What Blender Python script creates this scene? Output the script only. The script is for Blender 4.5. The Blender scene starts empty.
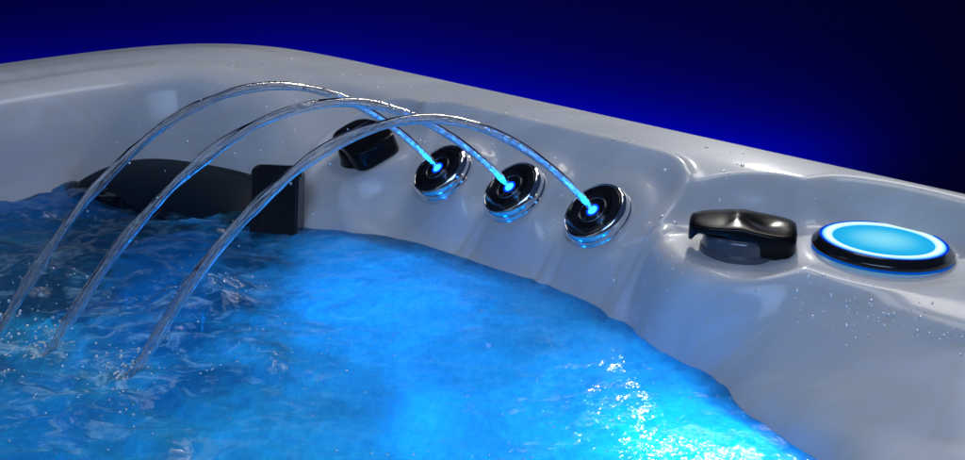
import bpy, bmesh, math, random
import numpy as np
from mathutils import Vector, Matrix

random.seed(7)
rng = np.random.default_rng(11)
scene = bpy.context.scene
COL = scene.collection

# ------------------------------------------------------------------ helpers
def link(name, me, mat=None, parent=None, smooth=True):
    o = bpy.data.objects.new(name, me)
    COL.objects.link(o)
    if mat is not None:
        me.materials.append(mat)
    if parent is not None:
        o.parent = parent
    if smooth:
        me.polygons.foreach_set('use_smooth', [True] * len(me.polygons))
    return o

def from_np(name, verts, faces, mat=None, parent=None, smooth=True):
    """verts (n,3), faces (m,4) or (m,3) numpy arrays"""
    me = bpy.data.meshes.new(name)
    n, m, k = len(verts), len(faces), faces.shape[1]
    me.vertices.add(n)
    me.vertices.foreach_set('co', np.asarray(verts, np.float32).ravel())
    me.loops.add(m * k)
    me.loops.foreach_set('vertex_index', np.asarray(faces, np.int32).ravel())
    me.polygons.add(m)
    me.polygons.foreach_set('loop_start', np.arange(0, m * k, k, dtype=np.int32))
    me.update(calc_edges=True)
    me.validate()
    return link(name, me, mat, parent, smooth)

def empty(name, loc=(0, 0, 0), parent=None):
    o = bpy.data.objects.new(name, None)
    o.empty_display_size = .05
    o.location = loc
    COL.objects.link(o)
    if parent is not None:
        o.parent = parent
    return o

def grid_faces(nu, nv, closed_u=False):
    i = np.arange(nu if closed_u else nu - 1)
    j = np.arange(nv - 1)
    I, J = np.meshgrid(i, j, indexing='ij')
    I2 = (I + 1) % nu
    return np.stack([I * nv + J, I2 * nv + J, I2 * nv + J + 1, I * nv + J + 1], -1).reshape(-1, 4)

def lathe(name, prof, mat, parent=None, n=96, radial=None):
    """prof: list of (r, z), revolved about z. radial(theta, k) scales r."""
    prof = np.array(prof, float)
    th = np.linspace(0, 2 * np.pi, n, endpoint=False)
    V = np.zeros((n, len(prof), 3))
    V[..., 0] = prof[None, :, 0] * np.cos(th)[:, None]
    V[..., 1] = prof[None, :, 0] * np.sin(th)[:, None]
    V[..., 2] = prof[None, :, 1]
    f = grid_faces(n, len(prof), True)
    return from_np(name, V.reshape(-1, 3), f, mat, parent)

def round_prof(pts, r, seg=4):
    """round the inner corners of an open (r,z) polyline"""
    out = [pts[0]]
    for a, b, c in zip(pts, pts[1:], pts[2:]):
        a, b, c = (np.array(x, float) for x in (a, b, c))
        ra = min(r, .48 * np.linalg.norm(a - b), .48 * np.linalg.norm(c - b))
        p = b + (a - b) / np.linalg.norm(a - b) * ra
        q = b + (c - b) / np.linalg.norm(c - b) * ra
        for t in np.linspace(0, 1, seg + 1):
            out.append(tuple((1 - t) ** 2 * p + 2 * t * (1 - t) * b + t * t * q))
    out.append(pts[-1])
    return out

def sstep(a, b, x):
    t = np.clip((x - a) / (b - a), 0, 1)
    return t * t * (3 - 2 * t)

def vnoise(x, y, seed=0):
    """smooth value noise in [-1, 1]"""
    r = np.random.default_rng(seed)
    tab = r.uniform(-1, 1, (256, 256))
    xi, yi = np.floor(x).astype(int), np.floor(y).astype(int)
    fx, fy = x - xi, y - yi
    fx = fx ** 3 * (fx * (fx * 6 - 15) + 10)
    fy = fy ** 3 * (fy * (fy * 6 - 15) + 10)
    g = lambda i, j: tab[i % 256, j % 256]
    return ((g(xi, yi) * (1 - fx) + g(xi + 1, yi) * fx) * (1 - fy)
            + (g(xi, yi + 1) * (1 - fx) + g(xi + 1, yi + 1) * fx) * fy)

def fbm(x, y, seed=0, octs=4, gain=.5):
    s, a = 0, 1
    for k in range(octs):
        s = s + a * vnoise(x * 2 ** k + 13.1 * k, y * 2 ** k + 7.7 * k, seed + k)
        a *= gain
    return s

# ------------------------------------------------------------------ materials
def mat_new(name):
    m = bpy.data.materials.new(name)
    m.use_nodes = True
    nt = m.node_tree
    nt.nodes.clear()
    out = nt.nodes.new('ShaderNodeOutputMaterial')
    return m, nt, out

def N(nt, t, **kw):
    n = nt.nodes.new(t)
    for k, v in kw.items():
        if k in n.inputs:
            n.inputs[k].default_value = v
        else:
            setattr(n, k, v)
    return n

def principled(name, color, rough=.4, metal=0, coat=0, spec=.5, noise=None, bump=None, trans=0, ior=1.5):
    m, nt, out = mat_new(name)
    p = N(nt, 'ShaderNodeBsdfPrincipled')
    p.inputs['Base Color'].default_value = (*color, 1)
    p.inputs['Roughness'].default_value = rough
    p.inputs['Metallic'].default_value = metal
    p.inputs['Coat Weight'].default_value = coat
    p.inputs['Coat Roughness'].default_value = .05
    p.inputs['Specular IOR Level'].default_value = spec
    p.inputs['Transmission Weight'].default_value = trans
    p.inputs['IOR'].default_value = ior
    nt.links.new(p.outputs[0], out.inputs[0])
    tc = N(nt, 'ShaderNodeTexCoord')
    if noise:
        sc, lo, hi = noise
        nz = N(nt, 'ShaderNodeTexNoise')
        nz.inputs['Scale'].default_value = sc
        nz.inputs['Detail'].default_value = 5
        nt.links.new(tc.outputs['Object'], nz.inputs['Vector'])
        mr = N(nt, 'ShaderNodeMapRange')
        mr.inputs['To Min'].default_value = lo
        mr.inputs['To Max'].default_value = hi
        nt.links.new(nz.outputs[0], mr.inputs[0])
        nt.links.new(mr.outputs[0], p.inputs['Roughness'])
    if bump:
        sc, st = bump
        nz = N(nt, 'ShaderNodeTexNoise')
        nz.inputs['Scale'].default_value = sc
        nz.inputs['Detail'].default_value = 3
        nt.links.new(tc.outputs['Object'], nz.inputs['Vector'])
        b = N(nt, 'ShaderNodeBump')
        b.inputs['Strength'].default_value = st
        b.inputs['Distance'].default_value = .001
        nt.links.new(nz.outputs[0], b.inputs['Height'])
        nt.links.new(b.outputs[0], p.inputs['Normal'])
    return m

def acrylic():
    """silver marbled acrylic: pale grey with soft swirls of beige and darker grey"""
    m, nt, out = mat_new('silver_marble_acrylic')
    tc = N(nt, 'ShaderNodeTexCoord')
    mp = N(nt, 'ShaderNodeMapping')
    mp.inputs['Rotation'].default_value = (0, 0, math.radians(28))
    mp.inputs['Scale'].default_value = (1.0, 3.2, 1.6)
    nt.links.new(tc.outputs['Object'], mp.inputs[0])
    w = N(nt, 'ShaderNodeTexNoise')
    w.inputs['Scale'].default_value = 3.4
    w.inputs['Detail'].default_value = 5
    w.inputs['Distortion'].default_value = 1.6
    nt.links.new(mp.outputs[0], w.inputs['Vector'])
    r = N(nt, 'ShaderNodeValToRGB')
    e = r.color_ramp.elements
    e[0].position, e[0].color = .34, (.53, .54, .57, 1)
    e[1].position, e[1].color = .66, (.61, .62, .65, 1)
    for p, c in ((.46, (.55, .56, .59, 1)), (.50, (.555, .545, .53, 1)), (.54, (.57, .575, .60, 1))):
        x = e.new(p); x.color = c
    nt.links.new(w.outputs[0], r.inputs[0])
    p = N(nt, 'ShaderNodeBsdfPrincipled')
    nt.links.new(r.outputs[0], p.inputs['Base Color'])
    p.inputs['Roughness'].default_value = .48
    p.inputs['Specular IOR Level'].default_value = .3
    p.inputs['Coat Weight'].default_value = .55
    p.inputs['Coat Roughness'].default_value = .12
    nz = N(nt, 'ShaderNodeTexNoise')
    nz.inputs['Scale'].default_value = 38
    nz.inputs['Detail'].default_value = 2
    nt.links.new(tc.outputs['Object'], nz.inputs['Vector'])
    b = N(nt, 'ShaderNodeBump')
    b.inputs['Strength'].default_value = .10
    b.inputs['Distance'].default_value = .002
    nt.links.new(nz.outputs[0], b.inputs['Height'])
    nt.links.new(b.outputs[0], p.inputs['Coat Normal'])
    nt.links.new(p.outputs[0], out.inputs[0])
    return m

def water_mat():
    """aerated spa water: clear water where few bubbles are, milky translucent where many are"""
    m, nt, out = mat_new('aerated_water')
    at = N(nt, 'ShaderNodeAttribute')
    at.attribute_name = 'aeration'
    tc = N(nt, 'ShaderNodeTexCoord')
    # fine froth
    n1 = N(nt, 'ShaderNodeTexNoise')
    n1.inputs['Scale'].default_value = 55
    n1.inputs['Detail'].default_value = 6
    n1.inputs['Roughness'].default_value = .65
    n1.inputs['Distortion'].default_value = .6
    nt.links.new(tc.outputs['Object'], n1.inputs['Vector'])
    mm = N(nt, 'ShaderNodeMath', operation='MULTIPLY_ADD')
    nt.links.new(n1.outputs[0], mm.inputs[0])
    mm.inputs[1].default_value = .9
    mm.inputs[2].default_value = -.45
    ad = N(nt, 'ShaderNodeMath', operation='ADD', use_clamp=True)
    nt.links.new(mm.outputs[0], ad.inputs[0])
    nt.links.new(at.outputs['Fac'], ad.inputs[1])
    # fine ripples
    n2 = N(nt, 'ShaderNodeTexNoise')
    n2.inputs['Scale'].default_value = 105
    n2.inputs['Detail'].default_value = 4
    n2.inputs['Distortion'].default_value = .8
    nt.links.new(tc.outputs['Object'], n2.inputs['Vector'])
    b = N(nt, 'ShaderNodeBump')
    b.inputs['Strength'].default_value = .20
    b.inputs['Distance'].default_value = .005
    nt.links.new(n2.outputs[0], b.inputs['Height'])
    tr = N(nt, 'ShaderNodeBsdfTranslucent')
    n3 = N(nt, 'ShaderNodeTexNoise')
    n3.inputs['Scale'].default_value = 120
    n3.inputs['Detail'].default_value = 6
    n3.inputs['Roughness'].default_value = .7
    mp3 = N(nt, 'ShaderNodeMapping')
    mp3.inputs['Scale'].default_value = (1.0, .5, 1)
    nt.links.new(tc.outputs['Object'], mp3.inputs[0])
    nt.links.new(mp3.outputs[0], n3.inputs['Vector'])
    cr = N(nt, 'ShaderNodeValToRGB')
    e = cr.color_ramp.elements
    e[0].position, e[0].color = .36, (.16, .68, .88, 1)
    e[1].position, e[1].color = .70, (.55, .97, 1, 1)
    x = e.new(.54); x.color = (.28, .84, .96, 1)
    nt.links.new(n3.outputs[0], cr.inputs[0])
    n4 = N(nt, 'ShaderNodeTexNoise')
    n4.inputs['Scale'].default_value = 11
    n4.inputs['Detail'].default_value = 4
    n4.inputs['Distortion'].default_value = 1.2
    nt.links.new(tc.outputs['Object'], n4.inputs['Vector'])
    mr4 = N(nt, 'ShaderNodeMapRange')
    mr4.inputs['From Min'].default_value = .3
    mr4.inputs['From Max'].default_value = .7
    mr4.inputs['To Min'].default_value = .58
    mr4.inputs['To Max'].default_value = 1.0
    nt.links.new(n4.outputs[0], mr4.inputs[0])
    vm = N(nt, 'ShaderNodeVectorMath', operation='SCALE')
    nt.links.new(cr.outputs[0], vm.inputs[0])
    nt.links.new(mr4.outputs[0], vm.inputs['Scale'])
    nt.links.new(vm.outputs[0], tr.inputs['Color'])
    df = N(nt, 'ShaderNodeBsdfDiffuse')
    df.inputs['Color'].default_value = (.10, .36, .55, 1)
    foam = N(nt, 'ShaderNodeMixShader')
    foam.inputs[0].default_value = .22
    nt.links.new(tr.outputs[0], foam.inputs[1])
    nt.links.new(df.outputs[0], foam.inputs[2])
    rf = N(nt, 'ShaderNodeBsdfRefraction')
    rf.inputs['Color'].default_value = (.25, .55, .85, 1)
    rf.inputs['IOR'].default_value = 1.33
    rf.inputs['Roughness'].default_value = .12
    tp = N(nt, 'ShaderNodeBsdfTransparent')
    tp.inputs['Color'].default_value = (.30, .62, .92, 1)
    clear = N(nt, 'ShaderNodeMixShader')
    clear.inputs[0].default_value = .45
    nt.links.new(rf.outputs[0], clear.inputs[1])
    nt.links.new(tp.outputs[0], clear.inputs[2])
    foam2 = N(nt, 'ShaderNodeMixShader')
    foam2.inputs[0].default_value = .14
    nt.links.new(foam.outputs[0], foam2.inputs[1])
    nt.links.new(tp.outputs[0], foam2.inputs[2])
    body = N(nt, 'ShaderNodeMixShader')
    nt.links.new(ad.outputs[0], body.inputs[0])
    nt.links.new(clear.outputs[0], body.inputs[1])
    nt.links.new(foam2.outputs[0], body.inputs[2])
    # patches of pale froth on top
    fa = N(nt, 'ShaderNodeAttribute')
    fa.attribute_name = 'froth'
    n5 = N(nt, 'ShaderNodeTexNoise')
    n5.inputs['Scale'].default_value = 24
    n5.inputs['Detail'].default_value = 8
    n5.inputs['Roughness'].default_value = .68
    n5.inputs['Distortion'].default_value = 1.4
    mp5 = N(nt, 'ShaderNodeMapping')
    mp5.inputs['Scale'].default_value = (.8, 1.5, 1)
    nt.links.new(tc.outputs['Object'], mp5.inputs[0])
    nt.links.new(mp5.outputs[0], n5.inputs['Vector'])
    mr5 = N(nt, 'ShaderNodeMapRange')
    mr5.inputs['From Min'].default_value = .52
    mr5.inputs['From Max'].default_value = .74
    nt.links.new(n5.outputs[0], mr5.inputs[0])
    mu5 = N(nt, 'ShaderNodeMath', operation='MULTIPLY', use_clamp=True)
    nt.links.new(mr5.outputs[0], mu5.inputs[0])
    nt.links.new(fa.outputs['Fac'], mu5.inputs[1])
    fd = N(nt, 'ShaderNodeBsdfDiffuse')
    fd.inputs['Color'].default_value = (.62, .80, .88, 1)
    ft = N(nt, 'ShaderNodeBsdfTranslucent')
    ft.inputs['Color'].default_value = (.75, .97, 1, 1)
    fm = N(nt, 'ShaderNodeMixShader')
    fm.inputs[0].default_value = .5
    nt.links.new(fd.outputs[0], fm.inputs[1])
    nt.links.new(ft.outputs[0], fm.inputs[2])
    body0 = body
    body = N(nt, 'ShaderNodeMixShader')
    nt.links.new(mu5.outputs[0], body.inputs[0])
    nt.links.new(body0.outputs[0], body.inputs[1])
    nt.links.new(fm.outputs[0], body.inputs[2])
    gl = N(nt, 'ShaderNodeBsdfGlossy')
    gl.inputs['Roughness'].default_value = .07
    fr = N(nt, 'ShaderNodeFresnel')
    fr.inputs['IOR'].default_value = 1.33
    for x in (tr, df, rf, gl, fr):
        nt.links.new(b.outputs[0], x.inputs['Normal'])
    mx = N(nt, 'ShaderNodeMixShader')
    nt.links.new(fr.outputs[0], mx.inputs[0])
    nt.links.new(body.outputs[0], mx.inputs[1])
    nt.links.new(gl.outputs[0], mx.inputs[2])
    nt.links.new(mx.outputs[0], out.inputs[0])
    return m

def stream_mat(name, milky, tint=(1, 1, 1)):
    m, nt, out = mat_new(name)
    g = N(nt, 'ShaderNodeBsdfGlass')
    g.inputs['IOR'].default_value = 1.22
    g.inputs['Roughness'].default_value = .0
    g.inputs['Color'].default_value = (.97, .985, 1, 1)
    tc = N(nt, 'ShaderNodeTexCoord')
    nz = N(nt, 'ShaderNodeTexNoise')
    nz.inputs['Scale'].default_value = 190
    nz.inputs['Detail'].default_value = 2
    nt.links.new(tc.outputs['Object'], nz.inputs['Vector'])
    b = N(nt, 'ShaderNodeBump')
    b.inputs['Strength'].default_value = .5
    b.inputs['Distance'].default_value = .0015
    nt.links.new(nz.outputs[0], b.inputs['Height'])
    nt.links.new(b.outputs[0], g.inputs['Normal'])
    t = N(nt, 'ShaderNodeBsdfTranslucent')
    t.inputs['Color'].default_value = (*tint, 1)
    mx = N(nt, 'ShaderNodeMixShader')
    mx.inputs[0].default_value = milky
    df = N(nt, 'ShaderNodeBsdfDiffuse')
    df.inputs['Color'].default_value = (*tint, 1)
    m2 = N(nt, 'ShaderNodeMixShader')
    m2.inputs[0].default_value = .3
    nt.links.new(t.outputs[0], m2.inputs[1])
    nt.links.new(df.outputs[0], m2.inputs[2])
    tp = N(nt, 'ShaderNodeBsdfTransparent')
    m0 = N(nt, 'ShaderNodeMixShader')
    m0.inputs[0].default_value = .45
    nt.links.new(g.outputs[0], m0.inputs[1])
    nt.links.new(tp.outputs[0], m0.inputs[2])
    nt.links.new(m0.outputs[0], mx.inputs[1])
    nt.links.new(m2.outputs[0], mx.inputs[2])
    gs = N(nt, 'ShaderNodeBsdfGlossy')
    gs.inputs['Roughness'].default_value = .08
    nt.links.new(b.outputs[0], gs.inputs['Normal'])
    fr = N(nt, 'ShaderNodeLayerWeight')
    fr.inputs['Blend'].default_value = .2
    m3 = N(nt, 'ShaderNodeMixShader')
    nt.links.new(fr.outputs['Fresnel'], m3.inputs[0])
    nt.links.new(mx.outputs[0], m3.inputs[1])
    nt.links.new(gs.outputs[0], m3.inputs[2])
    nt.links.new(m3.outputs[0], out.inputs[0])
    return m

def emit(name, color, strength):
    m, nt, out = mat_new(name)
    e = N(nt, 'ShaderNodeEmission')
    e.inputs[0].default_value = (*color, 1)
    e.inputs[1].default_value = strength
    nt.links.new(e.outputs[0], out.inputs[0])
    return m

M_SHELL = acrylic()
M_WATER = water_mat()
M_STREAM = stream_mat('stream_water', .09, (.92, .95, 1))
M_BUBBLE = stream_mat('bubbly_thread', .85)
M_BLACK = principled('black_gloss_plastic', (.008, .008, .010), .2, noise=(60, .12, .28), coat=.4)
M_CAP = principled('black_satin_plastic', (.006, .006, .008), .25, spec=.16, noise=(45, .16, .30))
M_BASE = principled('smoked_grey_plastic', (.07, .085, .12), .2, coat=.5)
M_NAVY = principled('recess_shade_navy', (.0035, .010, .020), .8, spec=.08, noise=(30, .5, .7))  # near-black tone stands in for the shade of the recess
M_CHROME = principled('chrome', (.82, .83, .85), .09, metal=1, bump=(160, .12))
M_SILVER = principled('satin_metal_ring', (.35, .36, .38), .25, metal=1)
M_SKIRT = principled('grey_cabinet', (.05, .05, .055), .6, noise=(12, .5, .7))
M_BACK = principled('deep_blue_backdrop', (.001, .0015, .06), .95, spec=.1)
M_LED = emit('nozzle_led', (.04, .42, 1.0), 2.5)
M_COLLAR = emit('led_collar_glow', (.0, .05, 1.0), 1.3)
M_UNDER = emit('under_glow', (.0, .16, 1.0), .45)
def lens_mat():
    """back-lit diffuser: one LED behind its middle, so the middle glows palest"""
    m, nt, out = mat_new('control_lens')
    tc = N(nt, 'ShaderNodeTexCoord')
    ln = N(nt, 'ShaderNodeVectorMath', operation='LENGTH')
    nt.links.new(tc.outputs['Object'], ln.inputs[0])
    mr = N(nt, 'ShaderNodeMapRange')
    mr.inputs['From Min'].default_value = .002
    mr.inputs['From Max'].default_value = .050
    nt.links.new(ln.outputs['Value'], mr.inputs[0])
    r = N(nt, 'ShaderNodeValToRGB')
    e = r.color_ramp.elements
    e[0].position, e[0].color = 0, (.70, .97, 1, 1)
    e[1].position, e[1].color = 1, (.01, .42, .86, 1)
    x = e.new(.3); x.color = (.22, .75, .97, 1)
    x = e.new(.75); x.color = (.03, .50, .88, 1)
    nt.links.new(mr.outputs[0], r.inputs[0])
    em = N(nt, 'ShaderNodeEmission')
    nt.links.new(r.outputs[0], em.inputs[0])
    nt.links.new(em.outputs[0], out.inputs[0])
    return m
M_LENS = lens_mat()
def ring_mat():
    """light guide ring, brightest along its middle"""
    m, nt, out = mat_new('control_ring')
    tc = N(nt, 'ShaderNodeTexCoord')
    ln = N(nt, 'ShaderNodeVectorMath', operation='LENGTH')
    nt.links.new(tc.outputs['Object'], ln.inputs[0])
    mr = N(nt, 'ShaderNodeMapRange')
    mr.inputs['From Min'].default_value = .049
    mr.inputs['From Max'].default_value = .0605
    nt.links.new(ln.outputs['Value'], mr.inputs[0])
    r = N(nt, 'ShaderNodeValToRGB')
    e = r.color_ramp.elements
    e[0].position, e[0].color = 0, (.06, .52, .95, 1)
    e[1].position, e[1].color = 1, (.0, .12, .95, 1)
    for p, c in ((.30, (.60, .95, 1, 1)), (.55, (.80, 1, 1, 1)), (.78, (.30, .80, 1, 1))):
        x = e.new(p); x.color = c
    nt.links.new(mr.outputs[0], r.inputs[0])
    em = N(nt, 'ShaderNodeEmission')
    em.inputs[1].default_value = 1.25
    nt.links.new(r.outputs[0], em.inputs[0])
    nt.links.new(em.outputs[0], out.inputs[0])
    return m
M_RING = ring_mat()
M_RIMLED = emit('control_rim_glow', (.0, .06, .9), .8)
def drop_mat():
    m, nt, out = mat_new('water_drop')
    t = N(nt, 'ShaderNodeBsdfTransparent')
    g = N(nt, 'ShaderNodeBsdfGlossy')
    g.inputs['Roughness'].default_value = .16
    lw = N(nt, 'ShaderNodeLayerWeight')
    lw.inputs['Blend'].default_value = .25
    f = N(nt, 'ShaderNodeMath', operation='MULTIPLY_ADD')
    f.inputs[1].default_value = .0
    f.inputs[2].default_value = .88
    nt.links.new(lw.outputs['Facing'], f.inputs[0])
    tl = N(nt, 'ShaderNodeBsdfDiffuse')
    tl.inputs['Color'].default_value = (.95, .97, 1, 1)  # opaque white body imitates the sparkle of lit drops
    m1 = N(nt, 'ShaderNodeMixShader')
    m1.inputs[0].default_value = .35
    nt.links.new(tl.outputs[0], m1.inputs[1])
    nt.links.new(g.outputs[0], m1.inputs[2])
    mx = N(nt, 'ShaderNodeMixShader')
    nt.links.new(f.outputs[0], mx.inputs[0])
    nt.links.new(t.outputs[0], mx.inputs[1])
    nt.links.new(m1.outputs[0], mx.inputs[2])
    nt.links.new(mx.outputs[0], out.inputs[0])
    return m
M_DROP = drop_mat()

# ------------------------------------------------------------------ tub outline
# a runs along the right side, b is the distance in from it; corner vertex at V
V0 = np.array([-.4675, 1.9725])
E1 = np.array([.70711, -.70711])
E2 = np.array([-.70711, -.70711])
SIDE = 2.12
RC, PC = .50, 4.0
def to_xy(a, b):
    return V0 + np.multiply.outer(a, E1) + np.multiply.outer(b, E2)

def outline():
    pts, s = [], []
    # far corner (visible): quadrant of a superellipse of radius RC
    A = B = RC
    ph = np.linspace(0, np.pi / 2, 200)           # 0 = on the right side, 90 = on the left side
    q = RC / (np.sin(ph) ** PC + np.cos(ph) ** PC) ** (1 / PC)
    arc = np.stack([RC - q * np.sin(ph), RC - q * np.cos(ph)], 1)
    # right side from far end towards the corner
    R = .30
    right = np.stack([np.arange(SIDE - R, RC, -.0028), ], 1)
    right = np.concatenate([right, np.zeros_like(right)], 1)
    left = np.stack([np.arange(RC, SIDE - R, .004)], 1)
    left = np.concatenate([np.zeros_like(left), left], 1)
    t = np.linspace(0, np.pi / 2, 24)
    c1 = np.stack([R - R * np.cos(t), SIDE - R + R * np.sin(t)], 1)
    bot = np.stack([np.linspace(R, SIDE - R, 50)[1:-1], np.full(48, SIDE)], 1)
    c2 = np.stack([SIDE - R + R * np.sin(t), SIDE - R + R * np.cos(t)], 1)
    far = np.stack([np.full(48, SIDE), np.linspace(SIDE - R, R, 50)[1:-1]], 1)
    c3 = np.stack([SIDE - R + R * np.cos(t), R - R * np.sin(t)], 1)
    vis = np.concatenate([right, arc, left[1:]])
    P = np.concatenate([vis, c1[1:], bot, c2, far, c3[:-1]])
    seg = np.linalg.norm(np.diff(P, axis=0), axis=1)
    cum = np.concatenate([[0], np.cumsum(seg)])
    k = len(right)                                # s = a - .217 on the right side, falling beyond
    s = (RC - .217) - (cum - cum[k])
    return P, s

OUT, OUTS = outline()

# ------------------------------------------------------------------ shell profile
DG = np.linspace(0, .8, 641)
def prof(pts):
    d, z = np.array(pts, float).T
    # monotone cubic (PCHIP)
    h = np.diff(d); dl = np.diff(z) / h
    m = np.zeros_like(z)
    m[0], m[-1] = dl[0], dl[-1]
    for i in range(1, len(z) - 1):
        if dl[i - 1] * dl[i] > 0:
            w1, w2 = 2 * h[i] + h[i - 1], h[i] + 2 * h[i - 1]
            m[i] = (w1 + w2) / (w1 / dl[i - 1] + w2 / dl[i])
    i = np.clip(np.searchsorted(d, DG, 'right') - 1, 0, len(d) - 2)
    t = np.clip((DG - d[i]) / h[i], 0, 1)
    zz = ((1 + 2 * t) * (1 - t) ** 2 * z[i] + t * (1 - t) ** 2 * h[i] * m[i]
          + t * t * (3 - 2 * t) * z[i + 1] + t * t * (t - 1) * h[i] * m[i + 1])
    k = np.exp(-np.linspace(-2, 2, 13) ** 2); k /= k.sum()
    pad = np.pad(zz, 6, mode='edge')
    sm = np.convolve(pad, k, 'valid')
    w = sstep(.012, .03, DG)
    return zz * (1 - w) + sm * w

LIP = [(0, -.012), (.004, -.004), (.012, 0)]
TAIL = [(.62, -.62), (.8, -.62)]
LEFT = LIP + [(.04, .001), (.07, .006), (.105, .004), (.135, -.003), (.165, .001), (.19, -.005), (.208, -.016),
              (.226, -.055), (.25, -.14), (.28, -.20), (.36, -.215), (.62, -.225), (.70, -.40), (.8, -.62)]  # submerged shelf added to keep lamp light off the left water
ST = [(-3, LEFT), (-.22, LEFT),
      (-.10, LEFT),
      (.08, LIP + [(.05, .002), (.09, -.002), (.125, -.006), (.165, -.014), (.20, -.035), (.225, -.07), (.255, -.14), (.29, -.21), (.40, -.225), (.56, -.235), (.66, -.45), (.8, -.62)]),
      (.30, LIP + [(.06, -.002), (.10, -.008), (.13, -.026), (.17, -.048), (.22, -.072), (.27, -.115), (.30, -.155), (.34, -.28), (.45, -.55)] + TAIL),
      (.42, LIP + [(.06, -.002), (.10, -.009), (.13, -.03), (.17, -.056), (.21, -.078), (.26, -.105), (.305, -.14), (.36, -.28), (.45, -.55)] + TAIL),
      (.52, LIP + [(.06, -.002), (.105, -.010), (.135, -.032), (.19, -.076), (.225, -.108), (.258, -.14), (.32, -.26), (.45, -.55)] + TAIL),
      (.65, LIP + [(.06, -.002), (.11, -.011), (.135, -.030), (.19, -.078), (.22, -.112), (.243, -.14), (.30, -.24), (.45, -.55)] + TAIL),
      (.78, LIP + [(.06, -.002), (.11, -.011), (.135, -.030), (.19, -.078), (.215, -.112), (.234, -.14), (.30, -.24), (.45, -.55)] + TAIL),
      (.89, LIP + [(.06, -.003), (.11, -.014), (.14, -.030), (.185, -.052), (.215, -.088), (.242, -.14), (.30, -.24), (.45, -.55)] + TAIL),
      (.99, LIP + [(.06, -.003), (.105, -.016), (.135, -.032), (.20, -.042), (.232, -.070), (.27, -.14), (.34, -.26), (.48, -.55)] + TAIL),
      (1.10, LIP + [(.055, -.003), (.09, -.016), (.12, -.034), (.175, -.041), (.205, -.049), (.225, -.062), (.27, -.098), (.325, -.14), (.362, -.26), (.44, -.55)] + TAIL),
      (1.22, LIP + [(.055, -.003), (.09, -.016), (.13, -.030), (.185, -.039), (.212, -.046), (.235, -.061), (.31, -.102), (.385, -.14), (.42, -.26), (.50, -.55)] + TAIL),
      (1.45, LIP + [(.055, -.003), (.10, -.014), (.15, -.026), (.20, -.035), (.235, -.045), (.26, -.059), (.35, -.100), (.45, -.14), (.49, -.26), (.56, -.55)] + TAIL),
      (4.5, LIP + [(.055, -.003), (.10, -.014), (.15, -.026), (.20, -.035), (.235, -.045), (.26, -.059), (.35, -.100), (.45, -.14), (.49, -.26), (.56, -.55)] + TAIL)]
SS = np.array([a for a, _ in ST])
PT0 = np.stack([prof(p) for _, p in ST])
def dense_table():
    """monotone cubic along s for every d, resampled every 1 cm"""
    S = np.arange(SS[0], SS[-1] + 1e-6, .01)
    h = np.diff(SS)[:, None]
    dl = np.diff(PT0, axis=0) / h
    m = np.zeros_like(PT0)
    for i in range(1, len(SS) - 1):
        w1, w2 = 2 * h[i] + h[i - 1], h[i] + 2 * h[i - 1]
        g = dl[i - 1] * dl[i] > 1e-12
        with np.errstate(divide='ignore', invalid='ignore'):
            m[i] = np.where(g, (w1 + w2) / (w1 / dl[i - 1] + w2 / dl[i]), 0)
    i = np.clip(np.searchsorted(SS, S, 'right') - 1, 0, len(SS) - 2)
    t = ((S - SS[i]) / h[i, 0])[:, None]
    hh = h[i]
    z = ((1 + 2 * t) * (1 - t) ** 2 * PT0[i] + t * (1 - t) ** 2 * hh * m[i]
         + t * t * (3 - 2 * t) * PT0[i + 1] + t * t * (t - 1) * hh * m[i + 1])
    # a little smoothing along s (5 cm) so no station shows
    k = np.exp(-np.linspace(-2, 2, 11) ** 2); k /= k.sum()
    zp = np.pad(z, ((5, 5), (0, 0)), mode='edge')
    return S, sum(k[j] * zp[j:j + len(S)] for j in range(11))
SD, PT = dense_table()
def base_z(s, d):
    q = np.clip((s - SD[0]) / .01, 0, len(SD) - 1.001)
    i = np.floor(q).astype(int); t = q - i
    x = np.clip(d, 0, .7999) / .8 * 640
    j = np.floor(x).astype(int); f = x - j
    j1 = np.minimum(j + 1, 640)
    za = PT[i, j] * (1 - f) + PT[i, j1] * f
    zb = PT[i + 1, j] * (1 - f) + PT[i + 1, j1] * f
    return za * (1 - t) + zb * t

OXY = V0 + OUT[:, :1] * E1 + OUT[:, 1:] * E2
def dist(xy):
    d = np.empty(len(xy)); s = np.empty(len(xy))
    sub = np.arange(0, len(OXY), 2)
    O = OXY[sub]
    for k in range(0, len(xy), 4000):
        q = xy[k:k + 4000]
        D = ((q[:, None, :] - O[None]) ** 2).sum(2)
        i = D.argmin(1)
        d[k:k + 4000] = np.sqrt(D[np.arange(len(q)), i])
        s[k:k + 4000] = OUTS[sub][i]
    # the visible corner: smooth offsets of its superellipse; exact on the straight right side
    a = (xy - V0) @ E1; b = (xy - V0) @ E2
    m = (b < a) & (a >= RC) & (a < SIDE - .31) & (b < .7)
    s[m] = a[m] - .217; d[m] = b[m]
    m = (a < RC) & (b < RC)
    u, v = RC - a[m], RC - b[m]
    d[m] = np.maximum(RC - (u ** PC + v ** PC) ** (1 / PC), 0)
    ph = np.arctan2(u, v)
    oa, ob = RC - OUT[:, 0], RC - OUT[:, 1]
    k = (oa >= 0) & (ob >= 0)
    s[m] = np.interp(ph, np.arctan2(oa[k], ob[k]), OUTS[k])
    return d, s

# fixtures -----------------------------------------------------------------
JETN = np.array([-.545, -.365, .755]); JETN /= np.linalg.norm(JETN)
JETS = [np.array([-.056, 1.284, -.055]), np.array([.032, 1.206, -.055]), np.array([.122, 1.122, -.055])]
KNOB1 = np.array([.258, 1.000, -.050])
KNOB2 = np.array([-.155, 1.394, -.066])
BUTTON = np.array([.386, .968, -.0435])
K2N = np.array([-.30, -.22, .93]); K2N /= np.linalg.norm(K2N)

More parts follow.
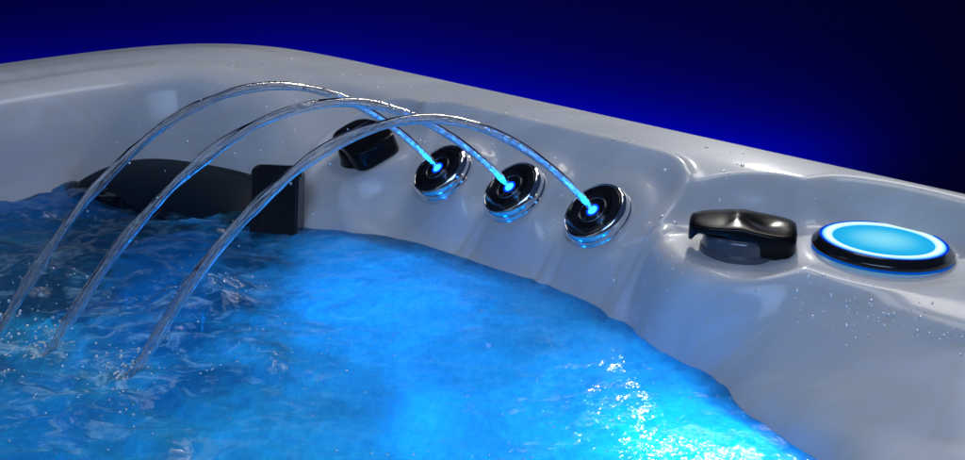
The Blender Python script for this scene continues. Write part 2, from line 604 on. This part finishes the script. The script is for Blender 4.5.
def features(x, y, z):
    # moulded pad around the three fountain nozzles, in (a,b)
    a = (x - V0[0]) * E1[0] + (y - V0[1]) * E1[1]
    b = (x - V0[0]) * E2[0] + (y - V0[1]) * E2[1]
    ca, cb, ha, hb, r = .873, .185, .215, .075, .05
    qx, qy = np.abs(a - ca) - ha + r, np.abs(b - cb) - hb + r
    sd = np.hypot(np.maximum(qx, 0), np.maximum(qy, 0)) + np.minimum(np.maximum(qx, qy), 0) - r
    z = z - .010 * sstep(.012, -.014, sd) + .006 * np.exp(-((sd - .018) / .009) ** 2)
    # creases between the moulded lobes under the nozzles
    for a0 in (.858, .977, 1.100):
        ac = a0 - .40 * (b - .235)
        fade = sstep(.165, .20, b) * sstep(.245, .215, b)
        z = z - .006 * fade * (np.exp(-((a - ac - .010) / .006) ** 2) + .8 * np.exp(-((a - ac + .011) / .006) ** 2)) + .003 * fade * np.exp(-((a - ac) / .006) ** 2)
    # shallow hollows between nozzle and bather side, below each nozzle
    for J in JETS:
        o = J - JETN * .0155
        rr = np.sqrt((x - J[0]) ** 2 + (y - J[1]) ** 2)
        zp = o[2] - ((x - o[0]) * JETN[0] + (y - o[1]) * JETN[1]) / JETN[2]
        u = np.sqrt((x - o[0]) ** 2 + (y - o[1]) ** 2 + (np.clip(zp, -.3, .1) - o[2]) ** 2)
        w = sstep(.088, .046, u) * sstep(.238, .200, b)
        z = z * (1 - w) + zp * w
    # dish of the valve knob
    rr = np.hypot((x - KNOB1[0]) * 1.0, (y - KNOB1[1]) * 1.0)
    w = sstep(.112, .062, rr)
    z = z * (1 - w) + (KNOB1[2] - .005) * w
    z = z + 0 * rr
    z = z + .009 * np.exp(-((rr - .086) / .012) ** 2) * sstep(.16, .23, b)
    # dish of the round control
    rr = np.hypot(x - BUTTON[0], y - BUTTON[1])
    w = sstep(.122, .066, rr)
    z = z * (1 - w) + BUTTON[2] * w
    z = z + .004 * np.exp(-((rr - .094) / .012) ** 2) * sstep(.17, .22, b)
    # recess of the second knob, a plane tilted with the wall
    rr = np.hypot(x - KNOB2[0], y - KNOB2[1])
    zp = KNOB2[2] - ((x - KNOB2[0]) * K2N[0] + (y - KNOB2[1]) * K2N[1]) / K2N[2]
    w = sstep(.085, .052, rr)
    z = z * (1 - w) + zp * w
    z = z + .004 * np.exp(-((rr - .082) / .010) ** 2)
    return z

def shell_z(xy):
    d, s = dist(xy)
    z = base_z(s, d)
    z = features(xy[:, 0], xy[:, 1], z)
    lift = sstep(.012, .075, d)
    zz = base_z(s, d)
    return zz * (1 - lift) + z * lift, d, s

# ------------------------------------------------------------------ the tub
tub = empty('hot_tub', (V0[0] + .35 * 0, V0[1] - 1.45, -.9))
tub['label'] = 'silver marbled acrylic hot tub corner with three fountain nozzles and black knobs'
tub['category'] = 'hot tub'
TL = np.array(tub.location)
def loc(o, p):
    o.location = Vector(np.asarray(p, float) - TL)

ctr = OXY.mean(0) * 0 + (V0 + E1 * SIDE * .5 + E2 * SIDE * .5)
n_o = len(OXY)
tt = np.concatenate([np.linspace(0, .016, 12)[:-1], np.linspace(.016, .42, 190)[:-1], np.linspace(.42, 1, 26)])
G = OXY[:, None, :] + (ctr - OXY)[:, None, :] * tt[None, :, None]
xy = G.reshape(-1, 2)
z, dd, ss = shell_z(xy)
Vt = np.concatenate([xy, z[:, None]], 1).reshape(n_o, len(tt), 3)
# outer face of the rim: rolled edge and a drop of 5 cm
nrm = np.roll(OXY, -1, 0) - np.roll(OXY, 1, 0)
nrm = np.stack([nrm[:, 1], -nrm[:, 0]], 1); nrm /= np.linalg.norm(nrm, axis=1)[:, None]
if ((OXY - ctr) * nrm).sum(1).mean() < 0:
    nrm = -nrm
extra = []
for off, dz in ((-.004, -.062), (.004, -.058), (.006, -.03), (.004, -.018)):
    extra.append(np.concatenate([OXY + nrm * off, np.full((n_o, 1), dz)], 1))
Vt = np.concatenate([np.stack(extra, 1), Vt], 1)
shell = from_np('shell', Vt.reshape(-1, 3) - TL, grid_faces(n_o, Vt.shape[1], True), M_SHELL, tub)
# cabinet under the rim
sk = []
for off, zz in ((-.02, -.061), (-.022, -.12), (-.03, -.9)):
    sk.append(np.concatenate([OXY + nrm * off, np.full((n_o, 1), zz)], 1))
sk = np.stack(sk, 1)
from_np('cabinet', sk.reshape(-1, 3) - TL, grid_faces(n_o, 3, True), M_SKIRT, tub)

# ---- fountain nozzles
def frame(n, up=(0, 0, 1)):
    n = Vector(n).normalized()
    x = Vector(up).cross(n).normalized()
    y = n.cross(x)
    return Matrix((x, y, n)).transposed().to_4x4()

def make_nozzle():
    face = [(.0001, -.0035), (.0085, -.0035), (.0088, .0005), (.0180, .0008), (.0183, -.001), (.0200, -.001), (.0203, .0008),
            (.030, .0018), (.0395, .0002), (.0405, -.006)]
    f = lathe('fountain_nozzle', round_prof(face, .0008, 3), M_BLACK, tub)
    ring = [(.0400, -.003), (.0408, .0004), (.0428, .0002), (.0456, -.003), (.0470, -.007), (.0474, -.0115), (.0462, -.0125), (.0480, -.0150), (.0480, -.024)]
    lathe('chrome_ring', round_prof(ring, .0015, 3), M_CHROME, f)
    lathe('inner_ring', round_prof([(.0181, -.001), (.0185, .0016), (.0196, .0016), (.0202, -.001)], .0004, 3), M_SILVER, f)
    led = lathe('led_lens', [(.0001, .0030), (.0045, .0026), (.0066, .0008), (.0070, -.0035)], M_LED, f)
    lathe('led_collar', [(.0068, .0008), (.0080, .0016), (.0092, .0010), (.0096, -.0030)], M_COLLAR, f)
    # two clips across the throat of the nozzle
    bm = bmesh.new()
    for ang in (-62, -95):
        mt = Matrix.Rotation(math.radians(ang), 4, 'Z') @ Matrix.Translation((.0145, 0, .0012)) @ Matrix.Diagonal((.0085, .0018, .0016, 1))
        bmesh.ops.create_cube(bm, size=1, matrix=mt)
    me = bpy.data.meshes.new('retaining_clip'); bm.to_mesh(me); bm.free()
    link('retaining_clip', me, M_SILVER, f, False)
    return f

noz0 = make_nozzle()
nozzles = [noz0]
for k in (1, 2):
    c = noz0.copy(); COL.objects.link(c); c.parent = tub
    for ch in list(noz0.children):
        d = ch.copy(); COL.objects.link(d); d.parent = c
    nozzles.append(c)
for o, J in zip(nozzles, JETS):
    o.matrix_basis = Matrix.Translation(Vector(J - TL)) @ frame(JETN) @ Matrix.Diagonal((.86, .86, .9, 1))

# ---- valve knobs: round base and a pointer shaped grip that overhangs it
def make_knob():
    base = lathe('valve_knob', round_prof([(.0435, -.018), (.0430, .0005), (.0412, .0015), (.0400, .018), (.0375, .022), (.0001, .0225)], .002, 4), M_BASE, tub)
    nu, nv = 72, 24
    th = np.linspace(0, 2 * np.pi, nu, endpoint=False)
    # outline of the grip seen from above: blunt at the right, narrower lip at the left
    c, s = np.cos(th), np.sin(th)
    ex = 2 / 4.2
    X = .0555 * np.sign(c) * np.abs(c) ** ex
    Y = (.0345 + .004 * np.sign(c) * np.abs(c) ** ex) * np.sign(s) * np.abs(s) ** ex
    Y = Y - .10 * X * (Y < 0) * 0
    def top(x, y):
        ridge = .0415 - .0055 * np.clip(-x / .055, 0, 1) ** 1.5 - .0085 * np.clip(x / .055, 0, 1) ** 1.1
        dish = .0065 * np.exp(-(((x - .024) / .018) ** 2 + ((y + .002) / .017) ** 2))
        groove = .003 * np.exp(-((x + .002) / .006) ** 2) * (y < .01)
        return ridge - dish - .004 * (np.abs(y) / .035) ** 2 + .0022 * np.exp(-((x + .006) / .007) ** 2) - groove * 0
    def bot(x, y):
        k = sstep(-.006, .012, x - .25 * y)
        lip = sstep(-.044, -.053, x)
        return (.0255 - .014 * lip) * (1 - k) + .0015 * k
    rows = []
    fr = np.concatenate([np.linspace(0.001, .90, 12), [.955, .985, 1.0]])
    drop = np.concatenate([np.zeros(12), [.0006, .0018, .0040]])
    for f_, dr in zip(fr, drop):
        rows.append(np.stack([X * f_, Y * f_, top(X * f_, Y * f_) - dr], 1))
    for q in (.35, .7, .97):
        zt = top(X, Y) - .004
        rows.append(np.stack([X * 1.002, Y * 1.002, zt * (1 - q) + bot(X, Y) * q], 1))
    for f_ in (.985, .9, .6, .001):
        rows.append(np.stack([X * f_, Y * f_, bot(X * f_, Y * f_)], 1))
    Vv = np.stack(rows, 1)
    g = from_np('grip', Vv.reshape(-1, 3), grid_faces(nu, Vv.shape[1], True), M_CAP, base)
    return base
k1 = make_knob()
k1.matrix_basis = Matrix.Translation(Vector(KNOB1 - TL)) @ Matrix.Rotation(math.radians(-14), 4, 'Z') @ Matrix.Diagonal((.94, .94, .72, 1))
k1['label'] = 'black pointer knob on smoked grey base beside the glowing button'
k2 = k1.copy(); COL.objects.link(k2); k2.parent = tub
for ch in list(k1.children):
    d = ch.copy(); COL.objects.link(d); d.parent = k2
k2['label'] = 'black knob behind the arcs of water'
k2.matrix_basis = Matrix.Translation(Vector(KNOB2 - TL)) @ frame(K2N) @ Matrix.Rotation(math.radians(-5), 4, 'Z') @ Matrix.Diagonal((.86, .92, .84, 1))
k2.material_slots[0].link = 'OBJECT'
k2.material_slots[0].material = M_CAP

# ---- lit round control
bz = lathe('light_button', round_prof([(.0590, .0150), (.0602, .0160), (.0625, .0140), (.0650, .0105), (.0672, .0075), (.0675, .0030), (.0660, .0018)], .002, 4), M_BLACK, tub, 128)
lathe('glow_rim', [(.0575, .0150), (.0592, .0160), (.0606, .0158)], M_RIMLED, bz, 128)
lathe('light_ring', round_prof([(.0478, .0150), (.0490, .0162), (.0560, .0164), (.0580, .0156)], .001, 3), M_RING, bz, 128)
lathe('lens', [(.0001, .0162), (.02, .0160), (.038, .0155), (.0482, .0150)], M_LENS, bz, 128)
lathe('under_glow', [(.0655, .0022), (.0668, .0012), (.0668, -.0012)], M_UNDER, bz, 128)
bz.matrix_basis = Matrix.Translation(Vector(BUTTON - TL)) @ frame((.03, .035, 1)) @ Matrix.Diagonal((.98, .98, .72, 1))

# ---- skimmer: black weir plate, and an added dark dome imitating the shaded recess beside it
def rounded_plate(name, w, h, t, r, mat, parent, bev=.003):
    bm = bmesh.new()
    pts = []
    for cx, cy, a0 in ((w / 2 - r, h / 2 - r, 0), (-w / 2 + r, h / 2 - r, 90), (-w / 2 + r, -h / 2 + r, 180), (w / 2 - r, -h / 2 + r, 270)):
        for k in range(9):
            a = math.radians(a0 + k * 90 / 8)
            pts.append((cx + r * math.cos(a), cy + r * math.sin(a)))
    f = bm.faces.new([bm.verts.new((x, y, 0)) for x, y in pts])
    ext = bmesh.ops.extrude_face_region(bm, geom=[f])
    for v in ext['geom']:
        if isinstance(v, bmesh.types.BMVert):
            v.co.z -= t
    bmesh.ops.recalc_face_normals(bm, faces=bm.faces)
    bmesh.ops.bevel(bm, geom=[e for e in bm.edges if abs(e.verts[0].co.z - e.verts[1].co.z) < 1e-6], offset=bev, segments=3, affect='EDGES')
    me = bpy.data.meshes.new(name); bm.to_mesh(me); bm.free()
    o = link(name, me, mat, parent, False)
    for p in me.polygons:
        p.use_smooth = p.area < 2e-4
    return o
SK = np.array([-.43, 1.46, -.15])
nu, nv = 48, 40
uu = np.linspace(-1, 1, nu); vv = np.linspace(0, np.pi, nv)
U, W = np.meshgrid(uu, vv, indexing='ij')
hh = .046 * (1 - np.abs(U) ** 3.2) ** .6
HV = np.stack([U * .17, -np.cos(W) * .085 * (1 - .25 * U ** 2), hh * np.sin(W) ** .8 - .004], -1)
hs = from_np('recess_shade_dome', HV.reshape(-1, 3), grid_faces(nu, nv), M_NAVY, tub)
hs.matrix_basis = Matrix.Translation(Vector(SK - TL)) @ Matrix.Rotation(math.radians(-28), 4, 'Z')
wp = rounded_plate('skimmer_plate', .064, .122, .030, .014, M_BLACK, tub)
wp.matrix_basis = (Matrix.Translation(Vector(np.array([-.267, 1.292, -.117]) - TL))
                   @ frame((-.16, -.95, .26)))

# ------------------------------------------------------------------ water
WZ = -.14
res = .0042
xs = np.arange(-1.60, 1.10, res); ys = np.arange(-.35, 1.75, res)
X, Y = np.meshgrid(xs, ys, indexing='ij')
xy = np.stack([X.ravel(), Y.ravel()], 1)
d, s = dist(xy)
a = (xy - V0) @ E1; b = (xy - V0) @ E2
calm = sstep(-.36, -.10, xy[:, 0] + .12 * (xy[:, 1] - 1))     # choppy at the left, smoother at the right
amp = .0095 * (1 - calm) + .0012 * calm
x_, y_ = xy[:, 0], xy[:, 1]
h = fbm(x_ * 11, y_ * 17, 3, 4, .55)
ridg = 1 - np.abs(fbm(x_ * 8 + .4 * h, y_ * 14, 21, 3, .5))
zw = amp * (h * .7 + (ridg - .6) * .9) + .0022 * (1 - calm) * fbm(x_ * 38, y_ * 55, 91, 3) + .0007 * calm * fbm(x_ * 45, y_ * 60, 95, 3)
BOILS = [(-.30, 1.08, .020, .045), (-.22, .93, .010, .07), (-.34, .86, .012, .05), (-.52, 1.12, .008, .06), (-.45, .95, .008, .06)]
for bx, by, bh, br in BOILS:
    rr = np.hypot(x_ - bx, y_ - by)
    zw += bh * np.exp(-(rr / br) ** 2) * (1 + .4 * fbm(x_ * 40, y_ * 40, 33, 2))
LAND = [(-.333, .891), (-.43, .939), (-.49, .975)]
for bx, by in LAND:
    rr = np.hypot(x_ - bx, y_ - by)
    zw *= 1 - .9 * np.exp(-(rr / .045) ** 2)
    zw += .0035 * np.cos(rr * 190 + 3.1) * np.exp(-(rr / .05) ** 2)
zw *= sstep(.16, .30, d) * .85 + .15
front = sstep(.96, .74, y_ - .10 * (x_ + .3))
left = 1 - calm
aer = 1.30 * calm + left * (-.22 + 1.0 * front)
aer += (.62 * left * (1 - .5 * front) + .10) * fbm(x_ * 8, y_ * 15, 55, 5, .62)
for bx, by, bh, br in BOILS:
    aer += .30 * np.exp(-((x_ - bx) ** 2 + (y_ - by) ** 2) / (br * 1.1) ** 2)
for bx, by in LAND:
    rr = np.hypot(x_ - bx, y_ - by)
    aer += 1.25 * np.exp(-(rr / .035) ** 2) * (1 + .7 * fbm(x_ * 35, y_ * 35, 72, 3))
depth = WZ - shell_z(xy)[0]
aer *= .12 + .88 * sstep(.0, .075, depth)
aer = np.clip(aer, 0.0, 1.5)
ok = (d > .17) & (a > 0) & (b > 0)
OKg = ok.reshape(X.shape)
F = grid_faces(len(xs), len(ys))
F = F[OKg.ravel()[F].all(1)]
used = np.unique(F); remap = np.full(len(xy), -1); remap[used] = np.arange(len(used))
wv = np.concatenate([xy, (WZ + zw)[:, None]], 1)[used]
water = from_np('water', wv, remap[F], M_WATER)
att = water.data.attributes.new('aeration', 'FLOAT', 'POINT')
att.data.foreach_set('value', aer[used].astype(np.float32))
froth = .50 * (1 - calm) * sstep(1.25, 1.0, y_) + .16
for bx, by, bh, br in BOILS:
    froth += .7 * np.exp(-((x_ - bx) ** 2 + (y_ - by) ** 2) / (br * 1.2) ** 2)
for bx, by in LAND:
    froth += 1.1 * np.exp(-((x_ - bx) ** 2 + (y_ - by) ** 2) / .04 ** 2)
att = water.data.attributes.new('froth', 'FLOAT', 'POINT')
att.data.foreach_set('value', froth[used].astype(np.float32))
water['kind'] = 'structure'
water['label'] = 'bubbling spa water glowing cyan and deep blue'

# ------------------------------------------------------------------ water arcs
VEL = [(-.3691, -.262, .5107), (-.3926, -.2272, .5014), (-.3869, -.1965, .5015)]
LBL = ['rearmost of the three water arcs, clear and grey, from the nozzle nearest the black knob',
       'middle of the three arcs of water, springing from the centre nozzle',
       'front arc of water, bluest and thickest, crossing over the black skimmer plate']
def arc(J, v, lab, seed, thick):
    J, v = np.array(J), np.array(v)
    f = lambda t: J + np.multiply.outer(t, v) - np.multiply.outer(t * t, np.array([0, 0, .5]))
    tend = v[2] + math.sqrt(v[2] ** 2 + 2 * (J[2] - WZ + .022))
    n, m = 420, 32
    t = np.linspace(.006, tend, n)
    P = f(t)
    T = np.multiply.outer(np.ones(n), v) - np.multiply.outer(t, np.array([0, 0, 1]))
    T /= np.linalg.norm(T, axis=1)[:, None]
    side = np.cross(T, [0, 0, 1]); side /= np.linalg.norm(side, axis=1)[:, None]
    up = np.cross(side, T)
    L = np.concatenate([[0], np.cumsum(np.linalg.norm(np.diff(P, axis=0), axis=1))])
    grow = sstep(.08, .45, L)
    rad = .0046 + thick * grow
    late = sstep(.22, .60, L)
    rad *= 1 + .04 * grow * np.sin(L * 40 + seed) + (.04 + .13 * late) * vnoise(L * 38, L * 0 + seed, seed) + .10 * late * vnoise(L * 95, L * 0 + seed, seed + 3)
    th = np.linspace(0, 2 * np.pi, m, endpoint=False)
    TH, LL = np.meshgrid(th, L, indexing='xy')
    G_ = grow[:, None]
    tw = LL * 30 + seed
    ell = (1 + (.03 + .11 * G_) * np.cos(2 * (TH - tw)) + .06 * G_ * np.cos(3 * TH + LL * 42) + .04 * G_ * np.cos(5 * TH - LL * 70)
           + (.03 + .05 * G_) * vnoise(np.cos(TH) * 2.2 + LL * 25, np.sin(TH) * 2.2 + seed * 9, seed + 5))
    R = rad[:, None] * ell
    V = P[:, None] + R[..., None] * (np.cos(TH)[..., None] * side[:, None] + np.sin(TH)[..., None] * up[:, None])
    fa = np.concatenate([grid_faces(n, m), np.stack([np.arange(n - 1) * m + m - 1, np.arange(1, n) * m + m - 1, np.arange(1, n) * m, np.arange(n - 1) * m], 1)])
    fa = fa[:, ::-1]
    root = from_np('water_arc', V.reshape(-1, 3), fa, M_STREAM)
    root['label'] = lab; root['category'] = 'water jet'; root['group'] = 'arcs of water from the fountain nozzles'
    # beaded threads added inside the stream to catch the LED light
    for k in range(2):
        ph = seed + k * math.pi
        rr = .42 * rad
        aa = L * 38 + ph
        C = P + (rr * np.cos(aa))[:, None] * side + (rr * np.sin(aa))[:, None] * up
        rt = (.0005 + .0020 * np.abs(np.sin(L * 150 + 2.2 * vnoise(L * 60, L * 0 + k, seed + 40 + k))) ** 1.5) * sstep(0, .006, L) * (1 - .45 * sstep(.08, .25, L))
        m2 = 8
        t2 = np.linspace(0, 2 * np.pi, m2, endpoint=False)
        V2 = C[:, None] + rt[:, None, None] * (np.cos(t2)[None, :, None] * side[:, None] + np.sin(t2)[None, :, None] * up[:, None])
        f2 = np.concatenate([grid_faces(n, m2), np.stack([np.arange(n - 1) * m2 + m2 - 1, np.arange(1, n) * m2 + m2 - 1, np.arange(1, n) * m2, np.arange(n - 1) * m2], 1)])[:, ::-1]
        from_np('glow_thread', V2.reshape(-1, 3), f2, M_BUBBLE, root)
    return root, P, T, L
ARCS = []
for i, (J, v, l) in enumerate(zip(JETS, VEL, LBL)):
    ARCS.append(arc(J + JETN * .002, v, l, 3 + 2 * i, (.0001, .0006, .0012)[i]))

# ------------------------------------------------------------------ droplets on the acrylic
def droplets():
    spots = []
    def scatter(n, ca, cb, sa, sb, r0, r1):
        for _ in range(n):
            spots.append((random.gauss(ca, sa), random.gauss(cb, sb), random.uniform(r0, r1) * random.random() ** .5))
    scatter(80, .85, .13, .20, .06, .0008, .0030)
    scatter(60, 1.0, .07, .22, .03, .0006, .0018)
    scatter(160, 1.34, .222, .07, .014, .0007, .0022)
    scatter(80, 1.12, .235, .06, .02, .0006, .0016)
    scatter(60, .62, .14, .16, .05, .0008, .0024)
    scatter(50, .45, .25, .10, .03, .0008, .002)
    scatter(60, 1.15, .10, .15, .05, .0007, .002)
    scatter(40, .15, .30, .08, .15, .0008, .0022)
    xy = np.array([V0 + E1 * a_ + E2 * b_ for a_, b_, _ in spots])
    z, d, s = shell_z(xy)
    e = .003
    zx = shell_z(xy + [e, 0])[0]; zy = shell_z(xy + [0, e])[0]
    Vs, Fs = [], []
    cnt = 0
    nr, ns = 4, 10
    for k, (p, r) in enumerate(zip(xy, [q[2] for q in spots])):
        if d[k] < .02 or z[k] < WZ + .008:
            continue
        bad = any(np.hypot(*(p - J[:2])) < .055 for J in JETS) or np.hypot(*(p - BUTTON[:2])) < .07 or np.hypot(*(p - KNOB1[:2])) < .06 or np.hypot(*(p - KNOB2[:2])) < .055
        if bad:
            continue
        r = max(r, .0006)
        n = Vector((-(zx[k] - z[k]) / e, -(zy[k] - z[k]) / e, 1)).normalized()
        Mx = np.array(frame(n, (0.1, 1, 0)))[:3, :3]
        st = random.uniform(.8, 1.5)
        for i in range(nr + 1):
            el = i / nr * math.pi / 2
            for j in range(ns):
                az = j / ns * 2 * math.pi
                l = np.array([r * math.cos(el) * math.cos(az), r * st * math.cos(el) * math.sin(az), .62 * r * math.sin(el) - .0001])
                Vs.append(Mx @ l + [p[0], p[1], z[k]])
        for i in range(nr):
            for j in range(ns):
                j2 = (j + 1) % ns
                Fs.append((cnt + i * ns + j, cnt + i * ns + j2, cnt + (i + 1) * ns + j2, cnt + (i + 1) * ns + j))
        cnt += (nr + 1) * ns
    o = from_np('water_droplets', np.array(Vs), np.array(Fs), M_DROP)
    o['kind'] = 'stuff'
    o['label'] = 'fine water droplets scattered over the acrylic rim'
droplets()

def surface_bubbles():
    Vs, Fs, cnt, nr, ns = [], [], 0, 3, 8
    tree = {}
    gx = np.round((xy[:, 0] - xs[0]) / res).astype(int); gy = np.round((xy[:, 1] - ys[0]) / res).astype(int)
    Z = (WZ + zw).reshape(X.shape); Dg = d.reshape(X.shape)
    pts = []
    for _ in range(420):
        pts.append((random.uniform(-.55, .2), random.uniform(.62, 1.15), random.uniform(.0005, .0012)))
    for bx, by in LAND:
        for _ in range(60):
            w_ = random.choice((.008, .014, .03))
            q = random.gauss(0, w_), random.gauss(0, w_)
            pts.append((bx + q[0], by + q[1], random.uniform(.0006, .0016)))
    for bx, by, bh, br in BOILS:
        for _ in range(30):
            pts.append((bx + random.gauss(0, br * .7), by + random.gauss(0, br * .7), random.uniform(.0005, .0014)))
    for px, py, r in pts:
        i, j = int((px - xs[0]) / res), int((py - ys[0]) / res)
        if not (0 <= i < len(xs) and 0 <= j < len(ys)) or Dg[i, j] < .30:
            continue
        for a_ in range(nr + 1):
            el = a_ / nr * math.pi / 2
            for b_ in range(ns):
                az = b_ / ns * 2 * math.pi
                Vs.append((px + r * math.cos(el) * math.cos(az), py + r * math.cos(el) * math.sin(az), Z[i, j] + r * .8 * math.sin(el) - .0003))
        for a_ in range(nr):
            for b_ in range(ns):
                b2 = (b_ + 1) % ns
                Fs.append((cnt + a_ * ns + b_, cnt + a_ * ns + b2, cnt + (a_ + 1) * ns + b2, cnt + (a_ + 1) * ns + b_))
        cnt += (nr + 1) * ns
    o = from_np('surface_bubbles', np.array(Vs), np.array(Fs), M_DROP)
    o['kind'] = 'stuff'
    o['label'] = 'tiny bubbles floating on the churning water'
surface_bubbles()

def spray():
    Vs, Fs, cnt, nr, ns = [], [], 0, 5, 8
    pts = []
    for bx, by in LAND:
        for _ in range(26):
            r_ = abs(random.gauss(0, .022)); a_ = random.uniform(0, 2 * math.pi)
            pts.append((bx + r_ * math.cos(a_), by + r_ * math.sin(a_), WZ + .008 + random.random() ** 2 * .035, random.uniform(.0006, .0017)))
    for J, v in zip(JETS, VEL):
        for _ in range(16):
            t = random.uniform(.25, 1.15)
            p = J + np.array(v) * t - np.array([0, 0, .5]) * t * t + np.array([random.gauss(0, .011) for _ in range(3)])
            if p[2] > WZ + .01:
                pts.append((*p, random.uniform(.0005, .0013)))
    for px, py, pz, r in pts:
        for a_ in range(nr + 1):
            el = a_ / nr * math.pi - math.pi / 2
            for b_ in range(ns):
                az = b_ / ns * 2 * math.pi
                Vs.append((px + r * math.cos(el) * math.cos(az), py + r * math.cos(el) * math.sin(az), pz + r * 1.15 * math.sin(el)))
        for a_ in range(nr):
            for b_ in range(ns):
                b2 = (b_ + 1) % ns
                Fs.append((cnt + a_ * ns + b_, cnt + a_ * ns + b2, cnt + (a_ + 1) * ns + b2, cnt + (a_ + 1) * ns + b_))
        cnt += (nr + 1) * ns
    o = from_np('spray_drops', np.array(Vs), np.array(Fs), M_DROP)
    o['kind'] = 'stuff'
    o['label'] = 'stray drops of spray around the falling water arcs'

spray()

# ------------------------------------------------------------------ backdrop: floor sweeping up into a wall
yy = [-3.0, 3.1]
zz = [-.9, -.9]
for k in range(1, 13):
    q = k / 12 * math.pi / 2
    yy.append(3.1 + .3 * math.sin(q)); zz.append(-.9 + .3 * (1 - math.cos(q)))
yy.append(3.4); zz.append(3.2)
bv = np.array([[(x, y, z_) for y, z_ in zip(yy, zz)] for x in (-4, 4)])
bd = from_np('backdrop', bv.reshape(-1, 3), grid_faces(2, len(yy)), M_BACK)
bd['kind'] = 'structure'
bd['label'] = 'plain studio backdrop lit deep blue behind the tub'

# ------------------------------------------------------------------ lights
def light(name, kind, locn, energy, color, target=None, **kw):
    l = bpy.data.lights.new(name, kind)
    l.energy = energy; l.color = color
    for k, v in kw.items():
        setattr(l, k, v)
    o = bpy.data.objects.new(name, l)
    o.location = locn
    if target is not None:
        o.rotation_euler = (Vector(target) - Vector(locn)).to_track_quat('-Z', 'Y').to_euler()
    COL.objects.link(o)
    return o
light('overhead_softbox', 'AREA', (.35, 1.7, 2.2), 7, (.85, .92, 1), (.1, 1.2, 0), shape='RECTANGLE', size=.9, size_y=.6)
light('warm_back_softbox', 'AREA', (.9, 3.0, 2.35), 20, (1, .93, .84), (.1, 1.2, 0), shape='RECTANGLE', size=1.3, size_y=.7)
light('left_softbox', 'AREA', (-1.9, .9, 1.5), 1.5, (.8, .88, 1), (-.3, 1.4, 0), shape='RECTANGLE', size=.5, size_y=.9)
light('sparkle_lamp', 'SPOT', (.66, 2.7, 1.0), 42, (1, .97, .92), (.2, 1.0, -.1), spot_size=math.radians(60), shadow_soft_size=.05)
light('cool_front_fill', 'AREA', (-.5, -.7, 1.6), 6.0, (.45, .64, 1), (.0, 1.25, -.05), shape='RECTANGLE', size=1.8, size_y=1.0, spread=math.radians(80))  # added fill, brightens the slopes and streams facing the camera
# blue lamps for the backdrop, on the floor behind the tub
def strip(p0, p1, watts):
    p0, p1 = Vector(p0), Vector(p1)
    l = light('blue_strip_lamp', 'AREA', (p0 + p1) / 2, watts, (.0, .0, 1), shape='RECTANGLE', size=(p1 - p0).length, size_y=.03)
    xa = (p1 - p0).normalized(); za = -Vector((0, .8, .3)).normalized()
    ya = za.cross(xa).normalized(); za = xa.cross(ya)
    l.rotation_euler = Matrix((xa, ya, za)).transposed().to_euler()
strip((-.65, 3.27, -.50), (2.5, 3.27, -1.10), 50)
strip((-1.9, 3.27, -.56), (-.65, 3.27, -.50), 12)
# underwater lamps of the spa; the last is added to brighten the left water
for p, e, c in (((-.10, 1.08, -.29), 1.75, (.0, .27, 1)), ((.17, .77, -.245), 2.6, (.0, .34, 1)), ((-.08, .50, -.30), 1.5, (.0, .45, .76)), ((-.34, .60, -.36), .6, (.0, .42, .72)), ((-.46, 1.04, -.20), .05, (.0, .40, .62))):
    light('underwater_lamp', 'POINT', p, e, c, shadow_soft_size=.03)
# LEDs inside the nozzles, shining up their streams
for (root, P, T, L) in ARCS:
    light('nozzle_led_lamp', 'SPOT', P[1], 20.0, (.0, .30, 1), P[1] + T[30], spot_size=math.radians(50), spot_blend=.6, shadow_soft_size=.002)
    # added point lights imitate light carried inside the stream, leaking out less and less
    for k, q in enumerate(np.arange(.010, .17, .0085)):
        i = int(np.searchsorted(L, q))
        light('stream_glow_fill', 'POINT', P[i], .006 * math.exp(-q / .085) * 1.0, (.0, .24, 1), shadow_soft_size=.0042)

# ------------------------------------------------------------------ world, camera, render
w = bpy.data.worlds.new('World'); scene.world = w
w.use_nodes = True
w.node_tree.nodes['Background'].inputs[0].default_value = (.035, .06, .14, 1)
w.node_tree.nodes['Background'].inputs[1].default_value = .5

cam = bpy.data.cameras.new('Camera')
cam.lens = 40; cam.sensor_width = 36; cam.clip_start = .02; cam.clip_end = 50
co = bpy.data.objects.new('Camera', cam)
co.location = (0, 0, .33)
co.rotation_euler = (math.radians(90 - 20), 0, 0)
COL.objects.link(co)
scene.camera = co
scene.view_settings.view_transform = 'Standard'
scene.view_settings.look = 'None'
scene.render.engine = 'CYCLES'
cy = scene.cycles
cy.max_bounces = 14; cy.transmission_bounces = 10; cy.glossy_bounces = 5; cy.diffuse_bounces = 3; cy.transparent_max_bounces = 20
cy.caustics_reflective = False; cy.caustics_refractive = False
cy.sample_clamp_indirect = 3
cy.use_denoising = True
try:
    cy.denoiser = 'OPENIMAGEDENOISE'
except Exception:
    pass
